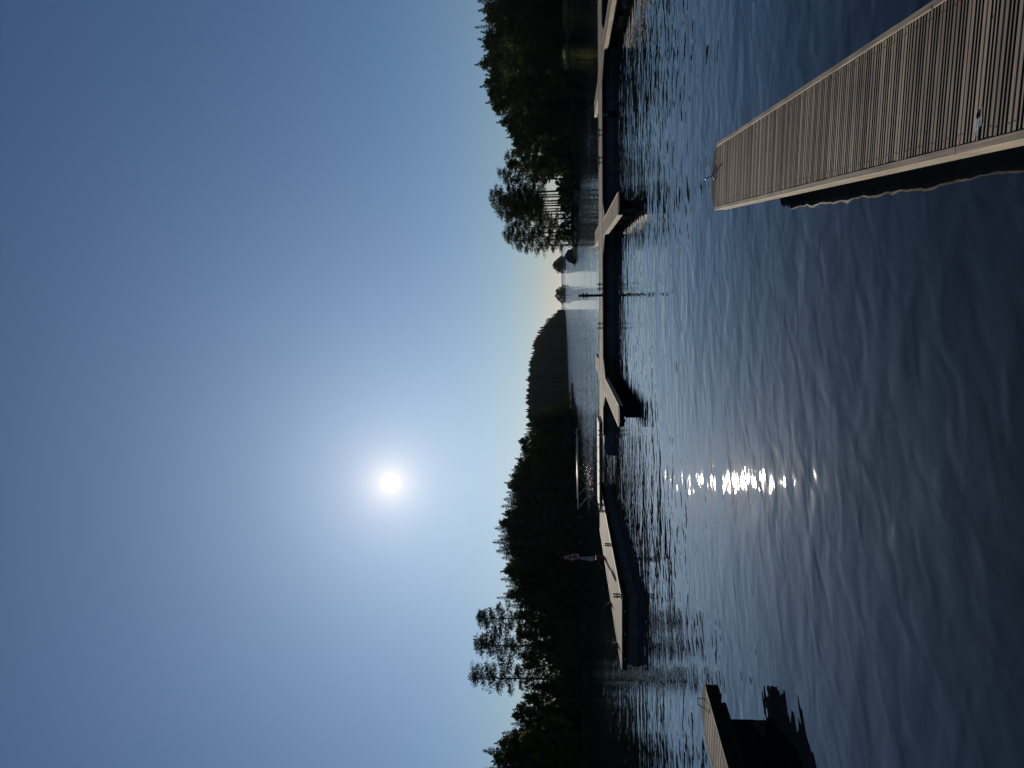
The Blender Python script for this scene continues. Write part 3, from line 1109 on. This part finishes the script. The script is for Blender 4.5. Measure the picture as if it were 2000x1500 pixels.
def make_pine(seed, h=11.0, bare=0.45, width=0.20, clumps=26, mat='pine', leaves=150, size=0.17):
    """layered crown: flattened plates of needle tufts at the ends of crooked limbs, sky between them"""
    rng = random.Random(seed)
    t = thing('pine_tree', 'pine', 'tree')
    cd = Cards()
    limbs = []
    for i in range(clumps):
        g = (i + 0.5) / clumps
        f = bare + (0.97 - bare) * g
        a = i * 2.39996 + rng.uniform(-0.7, 0.7)
        R = width * h * (0.35 + 0.75 * math.sin(min(1.0, g * 0.9 + 0.12) * math.pi) ** 0.8) * rng.uniform(0.35, 1.05)
        c = Vector((math.cos(a) * R, math.sin(a) * R, f * h + rng.uniform(-0.15, 0.25)))
        root = Vector((0, 0, f * h - 0.22 * R))
        limbs.append((root, c, 0.045))
        rx = h * rng.uniform(0.045, 0.085)
        m = int(leaves * rng.uniform(0.6, 1.15))
        clump(cd, rng, c, rx, rx * rng.uniform(0.2, 0.38), m, size, True)
        for k in range(3):
            o2 = Vector((rng.uniform(-1, 1), rng.uniform(-1, 1), rng.uniform(-0.15, 0.3))) * rx * 1.1
            clump(cd, rng, c + o2, rx * 0.55, rx * 0.28, m // 3, size, True)
        if R > 0.09 * h:
            clump(cd, rng, root.lerp(c, 0.6) + Vector((0, 0, 0.1)), rx * 0.5, rx * 0.25, m // 4, size, True)
    clump(cd, rng, Vector((0, 0, h * 0.955)), h * 0.035, h * 0.045, leaves, size, True)
    for i in range(6):
        f = rng.uniform(bare * 0.4, bare)
        a = rng.uniform(0, 6.28)
        limbs.append((Vector((0, 0, f * h)), Vector((math.cos(a) * 0.8, math.sin(a) * 0.8, f * h - 0.05)), 0.02))
    bm, bx, by = trunk_bm(h, 0.15, rng, 0.12, 0.96, limbs)
    obj('trunk', bm, M['pine_bark'], t)
    cd.build('crown', M[mat], t)
    t['h'] = h
    return t


def make_broadleaf(seed, h=12.0, w=0.28, mat='leaf', clumps=46, leaves=110, low=0.12, size=0.22, name='broadleaf_tree', cat='tree', peak=0.42):
    """uneven crown of leafy sprays along ascending limbs, narrow at the top"""
    rng = random.Random(seed)
    t = thing(name, name.replace('_', ' '), cat)
    cd = Cards()
    limbs = []
    sect = [rng.uniform(0.55, 1.15) for _ in range(7)]
    for i in range(clumps):
        g = (i + 0.5) / clumps
        f = low + (0.93 - low) * g
        prof = (min(1.0, (g + 0.12) / peak) if g < peak else max(0.08, ((1 - g) / (1 - peak)) ** 0.75))
        a = i * 2.39996 + rng.uniform(-0.5, 0.5)
        R = w * h * prof * sect[int((a % 6.283) / 6.284 * 7)] * math.sqrt(rng.uniform(0.08, 1.0)) * 1.1
        c = Vector((math.cos(a) * R, math.sin(a) * R, f * h + rng.uniform(-0.04, 0.04) * h))
        rr = h * rng.uniform(0.035, 0.075)
        clump(cd, rng, c, rr, rr * rng.uniform(0.7, 1.2), int(leaves * rng.uniform(0.5, 1.2)), size)
        if i % 2 == 0:
            limbs.append((Vector((0, 0, max(0.1, f * 0.62) * h)), c, 0.05))
        # a spray reaching outward and up past the outline
        d = (Vector((math.cos(a), math.sin(a), 0)) * prof + Vector((0, 0, 0.55))).normalized()
        L0 = h * rng.uniform(0.03, 0.08)
        for k in range(leaves // 3):
            tt = rng.random()
            q = c + d * (rr * 0.5 + L0 * tt * 1.3) + rvec(rng) * h * 0.024 * (1.05 - tt)
            aa = rvec(rng); bb = aa.cross(rvec(rng))
            if bb.length < 0.05: continue
            bb.normalize()
            cd.quad(q, aa * size * 0.45, bb * size * 0.33)
    for k in range(5):
        a = k * 1.3
        clump(cd, rng, Vector((math.cos(a) * h * 0.03, math.sin(a) * h * 0.03, h * (0.90 + 0.018 * k))), h * (0.055 - 0.006 * k), h * 0.045, leaves // 2, size * 0.9)
    bm, bx, by = trunk_bm(h, 0.15, rng, 0.15, 0.9, limbs)
    obj('trunk', bm, M['bark'], t)
    cd.build('crown', M[mat], t)
    t['h'] = h
    return t


PROTO = {
    's': [make_spruce(1), make_spruce(2, spread=0.20), make_spruce(3, spread=0.27, dense=1.2)],
    'n': [make_spruce(4, spread=0.12, dense=0.7)],
    'p': [make_pine(21, bare=0.32, width=0.13, clumps=22, leaves=105, size=0.14), make_pine(22, bare=0.38, width=0.12, clumps=20, leaves=105, size=0.14), make_pine(23, bare=0.14, width=0.145, clumps=28, leaves=100, size=0.14)],
    'P': [make_pine(31, bare=0.26, width=0.15, clumps=36, leaves=140, size=0.14), make_pine(32, bare=0.28, width=0.115, clumps=26, leaves=140, size=0.14), make_pine(33, bare=0.26, width=0.13, clumps=30, leaves=140, size=0.14)],
    'b': [make_broadleaf(41), make_broadleaf(42, w=0.22), make_broadleaf(43, w=0.32, clumps=54)],
    'g': [make_broadleaf(51, h=7.0, w=0.40, mat='bright_leaf', clumps=60, leaves=150, low=0.04, size=0.17, peak=0.5)],
    'u': [make_broadleaf(61, h=3.0, w=0.45, clumps=26, leaves=80, low=0.06, size=0.17, peak=0.5, name='shrub', cat='shrub')],
    'v': [make_broadleaf(71, h=2.4, w=0.5, mat='bright_leaf', clumps=22, leaves=80, low=0.05, size=0.16, peak=0.5, name='shrub', cat='shrub')],
}
USED = set()
NAMES = {'s': 'spruce', 'n': 'narrow spruce', 'p': 'pine', 'P': 'pine', 'b': 'broadleaf', 'g': 'broadleaf', 'u': 'shrub', 'v': 'shrub'}


PROTO['i'] = [make_broadleaf(81, clumps=60, leaves=130, size=0.34, w=0.33), make_broadleaf(82, clumps=60, leaves=130, size=0.34, w=0.26)]


def place(kind, loc, height, label, group=None, idx=None, wide=1.0, spin=None):
    pr = PROTO[kind]
    proto = pr[(idx if idx is not None else random.randrange(len(pr))) % len(pr)]
    s = height / proto['h']
    rz = random.uniform(0, 6.28) if spin is None else spin
    if proto.name not in USED:
        USED.add(proto.name)
        proto.location = loc; proto.rotation_euler = (0, 0, rz); proto.scale = (s * wide, s * wide, s)
        proto['label'] = label
        if group: proto['group'] = group
        return proto
    o = dup(proto, loc, rz, (s * wide, s * wide, s), label, group)
    if not group and 'group' in o: del o['group']
    return o


def shore_depth(line, y):
    pts = sorted([(yy, ground(xx, yy, 0).y) for (xx, yy) in line])
    return float(np.interp(y, [a for a, _ in pts], [b for _, b in pts]))


ORD = ['first', 'second', 'third', 'fourth', 'fifth', 'sixth', 'seventh', 'eighth', 'ninth', 'tenth', 'eleventh', 'twelfth', 'thirteenth', 'fourteenth', 'fifteenth', 'sixteenth', 'seventeenth', 'eighteenth', 'nineteenth', 'twentieth', 'twenty-first', 'twenty-second', 'twenty-third', 'twenty-fourth', 'twenty-fifth', 'twenty-sixth', 'twenty-seventh', 'twenty-eighth', 'twenty-ninth', 'thirtieth']


def skyline_tree(line, y, v, kind, off, label, group=None, wide=1.0, idx=None):
    dep = shore_depth(line, y) + off
    p = at_depth(v, y, dep)
    zb = 0.5 + min(1.2, off * 0.08)
    return place(kind, (p.x, p.y, zb - 0.15), max(1.0, p.z - zb + 0.15), label, group, wide=wide, idx=idx)


# --- left shore, from the frame's left edge to the tip of the wood
left_a = [(1600, 940, 's'), (1575, 952, 'b'), (1552, 958, 's'), (1525, 950, 's'), (1502, 943, 's'), (1483, 964, 'b'), (1466, 941, 's'), (1449, 976, 'b'), (1432, 978, 's'), (1414, 996, 's'), (1398, 1001, 'b'), (1383, 1008, 'b')]
n = len(left_a)
for i, (y, v, k) in enumerate(left_a):
    if y < 1512:
        lab, gr = f'dark {NAMES[k]} by the green round tree, {ORD[n - 1 - i]} from the lone pine toward the picture edge', None
    else:
        lab, gr = 'dark tree of the lifebuoy-side bank outside the picture edge', 'trees outside the picture edge'
    skyline_tree(LEFT_LINE, y, v, k, random.uniform(5, 10), lab, gr, wide=1.15)
skyline_tree(LEFT_LINE, 1322, 917, 'P', 8, 'lone tall pine with ragged open crown, set apart from the other two tall pines', idx=1, wide=0.95)
skyline_tree(LEFT_LINE, 1258, 928, 'P', 8, 'tall pine with broad layered crown, middle one of the three tall pines', idx=0, wide=1.0)
skyline_tree(LEFT_LINE, 1208, 931, 'P', 9, 'tall pine with sparse crown, nearest the lifebuoy of the three tall pines', idx=2, wide=0.95)
left_b = [(1362, 1024, 'b'), (1342, 1022, 's'), (1300, 1024, 'b'), (1282, 1018, 'b'), (1262, 1022, 's'), (1240, 1018, 'b'), (1222, 1012, 's'), (1200, 1010, 'b'),
          (1184, 990, 's'), (1168, 968, 'n'), (1160, 990, 'b'), (1146, 986, 's'), (1131, 976, 's'), (1114, 985, 'b'), (1101, 986, 's'), (1089, 978, 's'), (1076, 967, 's'), (1060, 960, 's'), (1046, 971, 's'), (1031, 964, 's'), (1018, 972, 's'),
          (1005, 987, 'b'), (989, 977, 's'), (975, 982, 's'), (961, 987, 's'), (946, 992, 'b'), (931, 1000, 'b'), (916, 1005, 'b'), (902, 1012, 'b'), (889, 1014, 's'), (876, 1018, 'b'), (862, 1014, 'b'), (849, 1022, 's'), (838, 1024, 's'), (827, 1027, 's'), (817, 1034, 'b'), (808, 1050, 'b'), (799, 1071, 'b'), (791, 1088, 'b'), (783, 1099, 'u'), (776, 1108, 'u')]
cnt = 0
for (y, v, k) in left_b:
    if y > 1190:
        lab = f'low dark {NAMES[k]} at the foot of the tall pines, ' + ORD[[a for a, _, _ in left_b].index(y)] + ' counted toward the lifebuoy'
    else:
        lab = f'dark {NAMES[k]} behind the lifebuoy, {ORD[min(cnt, 29)]} on the skyline from the pines toward the hill'
        if cnt >= 30:
            lab = f'small dark {NAMES[k]} where the wood tapers before the hill, {ORD[cnt - 30]} toward its tip'
        cnt += 1
    skyline_tree(LEFT_LINE, y, v, k, random.uniform(5, 9) if y > 830 else random.uniform(3, 5), lab, wide=1.2)
# lesser trees that close the gaps of the skyline
for (ya, va, ka), (yb, vb, kb) in zip(left_b[:-1], left_b[1:]):
    if 825 < yb and ya < 1192:
        skyline_tree(LEFT_LINE, (ya + yb) / 2 + random.uniform(-2, 2), max(va, vb) + random.uniform(3, 10), random.choice('ssb'), random.uniform(8, 13),
                     'dark tree filling a gap between the skyline trees behind the lifebuoy', 'lesser trees between the skyline trees', wide=1.25)
# filling trees in the shadowed mass below the skyline
GL = 'shadowed trees massed behind the lifebuoy'
sk = sorted([(y, v) for (y, v, _) in left_a + left_b])
for y in range(800, 1640, 13):
    top = float(np.interp(y, [a for a, _ in sk], [b for _, b in sk]))
    for r in range(2):
        yy = y + random.uniform(-6, 6)
        v = top + random.uniform(32, 62) + r * 22
        v = min(v, 1090)
        if top > 1060: continue
        skyline_tree(LEFT_LINE, yy, v, random.choice('sbbs'), random.uniform(2.5, 4.5) + (1 - r) * 9, 'dark tree in the shadowed mass behind the lifebuoy, below the skyline', GL, wide=1.35)
GS = 'dark shrubs along the lifebuoy-side waterline'
for y in range(770, 1620, 14):
    yy = y + random.uniform(-5, 5)
    if 1395 < yy < 1490 and random.random() < 0.5: continue
    dep = shore_depth(LEFT_LINE, yy)
    p = at_depth(1100, yy, dep + random.uniform(0.8, 2.0))
    place('u', (p.x, p.y, 0.3), random.uniform(1.4, 3.2) * (0.5 if yy < 800 else 1), 'dark low shrub at the waterline behind the lifebuoy pontoon', GS)
# the sunlit green tree
skyline_tree(LEFT_LINE, 1443, 1016, 'g', 1.6, 'bright olive-green round tree at the water edge behind the hooped dock', wide=1.0)
skyline_tree(LEFT_LINE, 1478, 1040, 'g', 1.8, 'smaller olive-green tree just beside the bright round tree at the picture edge', wide=1.0)

# --- right shore
right_a = [(-70, 936, 's'), (-45, 940, 's'), (-20, 946, 'b'), (2, 931, 's'), (18, 943, 'b'), (36, 950, 'b'), (54, 925, 'n'), (70, 949, 'b'), (87, 944, 'b'), (105, 953, 'b'), (124, 939, 'b'), (141, 956, 'b'), (152, 960, 'b'), (165, 946, 'b'), (181, 953, 'b'), (197, 957, 'b'), (209, 962, 'b'), (223, 966, 's'), (238, 978, 'b'), (252, 990, 'b'), (266, 996, 'b'), (281, 1001, 'b'), (295, 1003, 'b'), (322, 990, 'b')]
vis = [e for e in right_a if e[0] >= 0]
for (y, v, k) in right_a:
    if y < 0:
        lab = 'dark tree of the reedy bank outside the picture edge'
        gr = 'reedy bank trees outside the picture edge'
    else:
        lab = f'dark {NAMES[k]} on the reedy bank, {ORD[vis.index((y, v, k))]} along the skyline from the picture edge'
        gr = None
    skyline_tree(RIGHT_LINE, y, v, k, random.uniform(5, 10), lab, gr, wide=1.15)
GR = 'shadowed trees massed on the reedy bank'
sk = sorted([(y, v) for (y, v, _) in right_a])
for y in range(-70, 345, 12):
    top = float(np.interp(y, [a for a, _ in sk], [b for _, b in sk]))
    for r in range(2):
        yy = y + random.uniform(-6, 6)
        v = min(1085, top + random.uniform(32, 64) + r * 24)
        skyline_tree(RIGHT_LINE, yy, v, random.choice('sbbb'), random.uniform(2, 4) + (1 - r) * 9, 'dark tree in the shadowed mass of the reedy bank, below the skyline', GR, wide=1.35)
GS2 = 'dark shrubs along the reedy bank'
for y in range(150, 360, 13):
    yy = y + random.uniform(-5, 5)
    dep = shore_depth(RIGHT_LINE, yy)
    p = at_depth(1100, yy, dep + random.uniform(1.6, 3.2))
    place('u', (p.x, p.y, 0.4), random.uniform(1.6, 3.4), 'dark low shrub at the waterline of the reedy bank', GS2)
skyline_tree(RIGHT_LINE, 175, 985, 'g', 3.0, 'faintly sunlit olive-green tree low on the reedy bank, nearer the reeds', wide=0.8)
skyline_tree(RIGHT_LINE, 205, 1000, 'g', 3.0, 'faintly sunlit olive-green tree low on the reedy bank, nearer the pine point', wide=0.8)

# pines on the rocky point
point = [(306, 985, 'p', 7), (338, 974, 'p', 8), (353, 982, 'p', 6), (377, 958, 'p', 7), (388, 975, 'p', 9), (396, 958, 'p', 6), (405, 968, 'p', 9), (415, 972, 'p', 6), (430, 985, 'p', 8), (446, 988, 'p', 6), (457, 980, 'p', 7), (470, 987, 'p', 5), (481, 1006, 'p', 4), (383, 990, 'p', 11), (400, 985, 'p', 12), (410, 1000, 'p', 11), (421, 996, 'p', 12)]
point.sort()
for i, (y, v, k, off) in enumerate(point):
    skyline_tree(RIGHT_LINE, y, v, k, off, f'pine with bare trunk on the rocky point, {ORD[len(point) - 1 - i]} from the tip of the point', wide=0.95, idx=2 if y >= 428 else i % 2)
GV = 'low green shrubs on the rocky point'
for i in range(26):
    yy = 345 + i * 5.4 + random.uniform(-3, 3)
    dep = shore_depth(RIGHT_LINE, yy)
    off = random.uniform(1.5, 6)
    p = at_depth(1100, yy, dep + off)
    bright = random.random() < 0.45
    place('v' if bright else 'u', (p.x, p.y, 0.5), random.uniform(1.2, 2.6) * (1.0 if yy < 465 else 0.6),
          'olive-green shrub among rocks on the pine point' if bright else 'dark shrub under the pines of the rocky point', GV if bright else 'dark shrubs on the rocky point')


# ------------------------------------------------------------------ rocks
def make_rock(name, seed, loc, r, flat, label, group=None, sx=1.0):
    rng = random.Random(seed)
    bm = bmesh.new()
    bmesh.ops.create_icosphere(bm, subdivisions=3, radius=1.0)
    ph = [rng.uniform(0, 6.28) for _ in range(6)]
    for v in bm.verts:
        c = v.co
        k = 1 + 0.16 * math.sin(3.1 * c.x + ph[0]) + 0.14 * math.sin(4.3 * c.y + ph[1]) + 0.10 * math.sin(6.1 * c.z + ph[2]) + 0.07 * math.sin(9 * c.x + 7 * c.y + ph[3])
        v.co = Vector((c.x * k * r * sx, c.y * k * r, c.z * k * r * flat))
    o = obj(name, bm, M['rock'])
    o.location = loc
    o.rotation_euler = (0, 0, rng.uniform(0, 6.28) if sx == 1.0 else 0)
    return tag(o, label, 'rock', group)


p = ground(1124, 494, 0)
make_rock('boulder', 3, (p.x - 0.2, p.y + 2.0, 0.35), 1.1, 0.95, 'big dark rounded rock at the tip of the pine point', sx=1.35)
p = ground(1122.5, 508, 0)
make_rock('boulder', 4, (p.x, p.y + 0.5, 0.0), 0.55, 0.3, 'thin flat rock just off the tip of the pine point', sx=2.2)
for i in range(22):
    y = random.uniform(350, 490)
    dep = shore_depth(RIGHT_LINE, y)
    q = at_depth(1120, y, dep + random.uniform(-0.1, 1.2))
    make_rock('boulder', 10 + i, (q.x, q.y, 0.1), random.uniform(0.25, 0.6), 0.7, 'dark shore rock at the waterline of the pine point', 'rocks along the pine point')
for i in range(16):
    y = random.uniform(790, 1120)
    dep = shore_depth(LEFT_LINE, y)
    q = at_depth(1120, y, dep + random.uniform(-0.2, 0.5))
    make_rock('boulder', 50 + i, (q.x, q.y, 0.05), random.uniform(0.2, 0.45), 0.6, 'small dark shore rock at the waterline behind the lifebuoy pontoon', 'rocks along the lifebuoy-side bank')

# ------------------------------------------------------------------ reeds on the right bank
cd = Cards()
rng = random.Random(5)
for i in range(5200):
    y = rng.uniform(-80, 150)
    dep = shore_depth(RIGHT_LINE, y)
    q = at_depth(1105, y, dep + rng.uniform(-0.4, 2.6))
    z0 = 0.0 if q.y < dep + 0.4 else 0.4
    h = rng.uniform(0.7, 1.5) * (1.0 if y < 115 else max(0.3, 1 - (y - 115) / 45))
    a = rng.uniform(0, 3.14)
    b0 = Vector((q.x, q.y, z0))
    cd.blade(b0, b0 + Vector((rng.uniform(-0.3, 0.3), rng.uniform(-0.3, 0.3), h)), Vector((math.cos(a), math.sin(a), 0)) * 0.05)
tag(cd.build('reeds', M['grass'], None), 'band of yellow-green reeds along the wooded shore', kind='stuff')

# ------------------------------------------------------------------ far hill forest
hill_top = [(606, 1088), (612, 1084), (620, 1074), (630, 1064), (640, 1057), (660, 1046), (680, 1040), (700, 1036), (720, 1032), (740, 1029), (760, 1028), (780, 1028), (800, 1029), (830, 1029), (870, 1030), (900, 1034)]


def spruce_simple(cd, rng, base, h, r):
    """ragged little spruce for the far hill"""
    lv = 7
    for j in range(lv):
        f = j / lv
        z = base.z + h * (0.06 + 0.88 * f)
        rr = r * (1 - f) ** 0.9 + 0.15
        for i in range(6):
            a = rng.uniform(0, 6.28)
            d = Vector((math.cos(a), math.sin(a), 0))
            s = Vector((-d.y, d.x, 0))
            p = Vector((base.x, base.y, z + h * 0.10))
            tip = Vector((base.x, base.y, z)) + d * rr * rng.uniform(0.7, 1.15) - Vector((0, 0, h * 0.02))
            cd.blade(p, tip, s * rr * 0.42)
    top = Vector((base.x, base.y, base.z + h))
    for i in range(3):
        a = i * 2.1
        cd.blade(top, Vector((base.x, base.y, base.z + h * 0.72)), Vector((math.cos(a), math.sin(a), 0)) * r * 0.20)
    # inner core so that the mass is closed
    k = len(cd.v)
    for i in range(5):
        a = 6.283 * i / 5
        cd.v.append(Vector((base.x + math.cos(a) * r * 0.8, base.y + math.sin(a) * r * 0.8, base.z)))
    cd.v.append(Vector((base.x, base.y, base.z + h * 0.95)))
    for i in range(5):
        cd.f.append((k + i, k + (i + 1) % 5, k + 5))


hill_ys = [a for a, _ in hill_top]
hill_vs = [b for _, b in hill_top]
mass = Cards()
rng = random.Random(9)


def hill_z(off):
    return float(np.interp(off, [0, 6, 30, 80, 130], [0.1, 1.5, 4.5, 9, 9]))


for row, off in enumerate((3, 12, 24, 38, 54, 64)):
    y = 606.0
    while y < 900:
        dep0 = shore_depth(HILL_LINE, y)
        vt = float(np.interp(y, hill_ys, hill_vs))
        p = at_depth(1100, y, dep0 + off)
        hmax = at_depth(vt, y, dep0 + off).z - hill_z(off)
        h = min(rng.uniform(11, 17), hmax * rng.uniform(0.72, 0.96)) if row < 3 else hmax * rng.uniform(0.86, 0.98)
        if h > 2:
            spruce_simple(mass, rng, Vector((p.x, p.y, hill_z(off) - 0.3)), h, max(1.2, h * 0.21))
        y += rng.uniform(2.6, 4.4) * 600 / dep0 * 1.1
tag(mass.build('forest', M['forest'], None), 'dark closed forest covering the face of the far hill', kind='stuff')
# skyline spruces of the hill as single trees
HP = []
for sd in (1, 2, 3):
    t = thing('spruce_tree', 'x', 'tree')
    cd = Cards()
    spruce_simple(cd, random.Random(90 + sd), Vector((0, 0, 0)), 12.0, 2.9)
    spruce_simple(cd, random.Random(95 + sd), Vector((0, 0, 0)), 11.4, 2.6)
    cd.build('crown', M['forest'], t)
    bm = bmesh.new(); tube(bm, [(0, 0, -0.3), (0, 0, 11)], [0.18, 0.05], 6)
    obj('trunk', bm, M['bark'], t)
    t['h'] = 12.0
    HP.append(t)
PROTO['h'] = HP
NAMES['h'] = 'spruce'
y = 607.0
i = 0
GH = 'spruces on the skyline of the far hill'
while y < 835:
    off = 66 if y > 640 else 20 + (y - 606)
    dep = shore_depth(HILL_LINE, y) + off
    vt = float(np.interp(y, hill_ys, hill_vs)) + random.uniform(-4.5, 3)
    p = at_depth(vt, y, dep)
    zb = hill_z(off) - 0.4
    place('h', (p.x, p.y, zb), max(4, p.z - zb), 'small dark spruce on the skyline of the far wooded hill', GH, idx=i, wide=random.uniform(0.8, 1.1))
    y += random.uniform(2.3, 3.9)
    i += 1

# ------------------------------------------------------------------ islets
for (ya, yb, xw, tops, lab) in ((497, 534, 1104.0, [(503, 1092), (508, 1088), (513, 1081), (518, 1079), (523, 1081), (528, 1089), (532, 1096)], 'beside the pine point'),
                                (554, 595, 1104.0, [(558, 1097), (563, 1092), (568, 1085), (573, 1086), (578, 1084), (584, 1088), (590, 1094)], 'beside the hill')):
    a, b = ground(xw, ya - 8, 0), ground(xw, yb + 4, 0)
    c = (a + b) / 2
    dep = c.y
    V, Fc = [], []
    nx, ny = 24, 8
    wx = abs(b.x - a.x) / 2 + 4
    for j in range(ny + 1):
        for i2 in range(nx + 1):
            sx, sy = i2 / nx * 2 - 1, j / ny * 2 - 1
            r2 = min(1, sx * sx + sy * sy)
            V.append((c.x + sx * wx, c.y + sy * 9, 2.0 * (1 - r2) ** 0.7 - 0.3 + 0.15 * hash_noise(sx * 9, sy * 7)))
    for j in range(ny):
        for i2 in range(nx):
            q = j * (nx + 1) + i2
            Fc.append((q, q + 1, q + nx + 2, q + nx + 1))
    tag(np_obj('islet', V, Fc, M['rock'], smooth=True), f'low dark rocky islet far out {lab}', kind='structure')
    for (y, v) in tops:
        p = at_depth(v, y, dep + random.uniform(-3, 3))
        place('i', (p.x, p.y, 0.6), p.z - 0.6, f'small dark tree in the clump on the far islet {lab}', f'trees of the far islet {lab}', wide=1.5)

# ------------------------------------------------------------------ air
hm = bpy.data.materials.new('lake_haze')
hm.use_nodes = True
hn = hm.node_tree
hn.nodes.remove(hn.nodes['Principled BSDF'])
pv = hn.nodes.new('ShaderNodeVolumePrincipled')
pv.inputs['Color'].default_value = (0.80, 0.88, 1.0, 1)
pv.inputs['Density'].default_value = 0.000022
pv.inputs['Anisotropy'].default_value = 0.2
hn.links.new(pv.outputs[0], hn.nodes['Material Output'].inputs['Volume'])
bm = bmesh.new()
box(bm, -9500, 9500, -300, 24500, -4, 125)
tag(obj('haze', bm, hm), 'thin pale air over the lake', kind='stuff')
scene.cycles.volume_bounces = 0

# unused prototypes go
for lst in PROTO.values():
    for t in lst:
        if t.name not in USED:
            for ch in list(t.children):
                bpy.data.objects.remove(ch)
            bpy.data.objects.remove(t)
for o in scene.objects:
    if 'h' in o: del o['h']
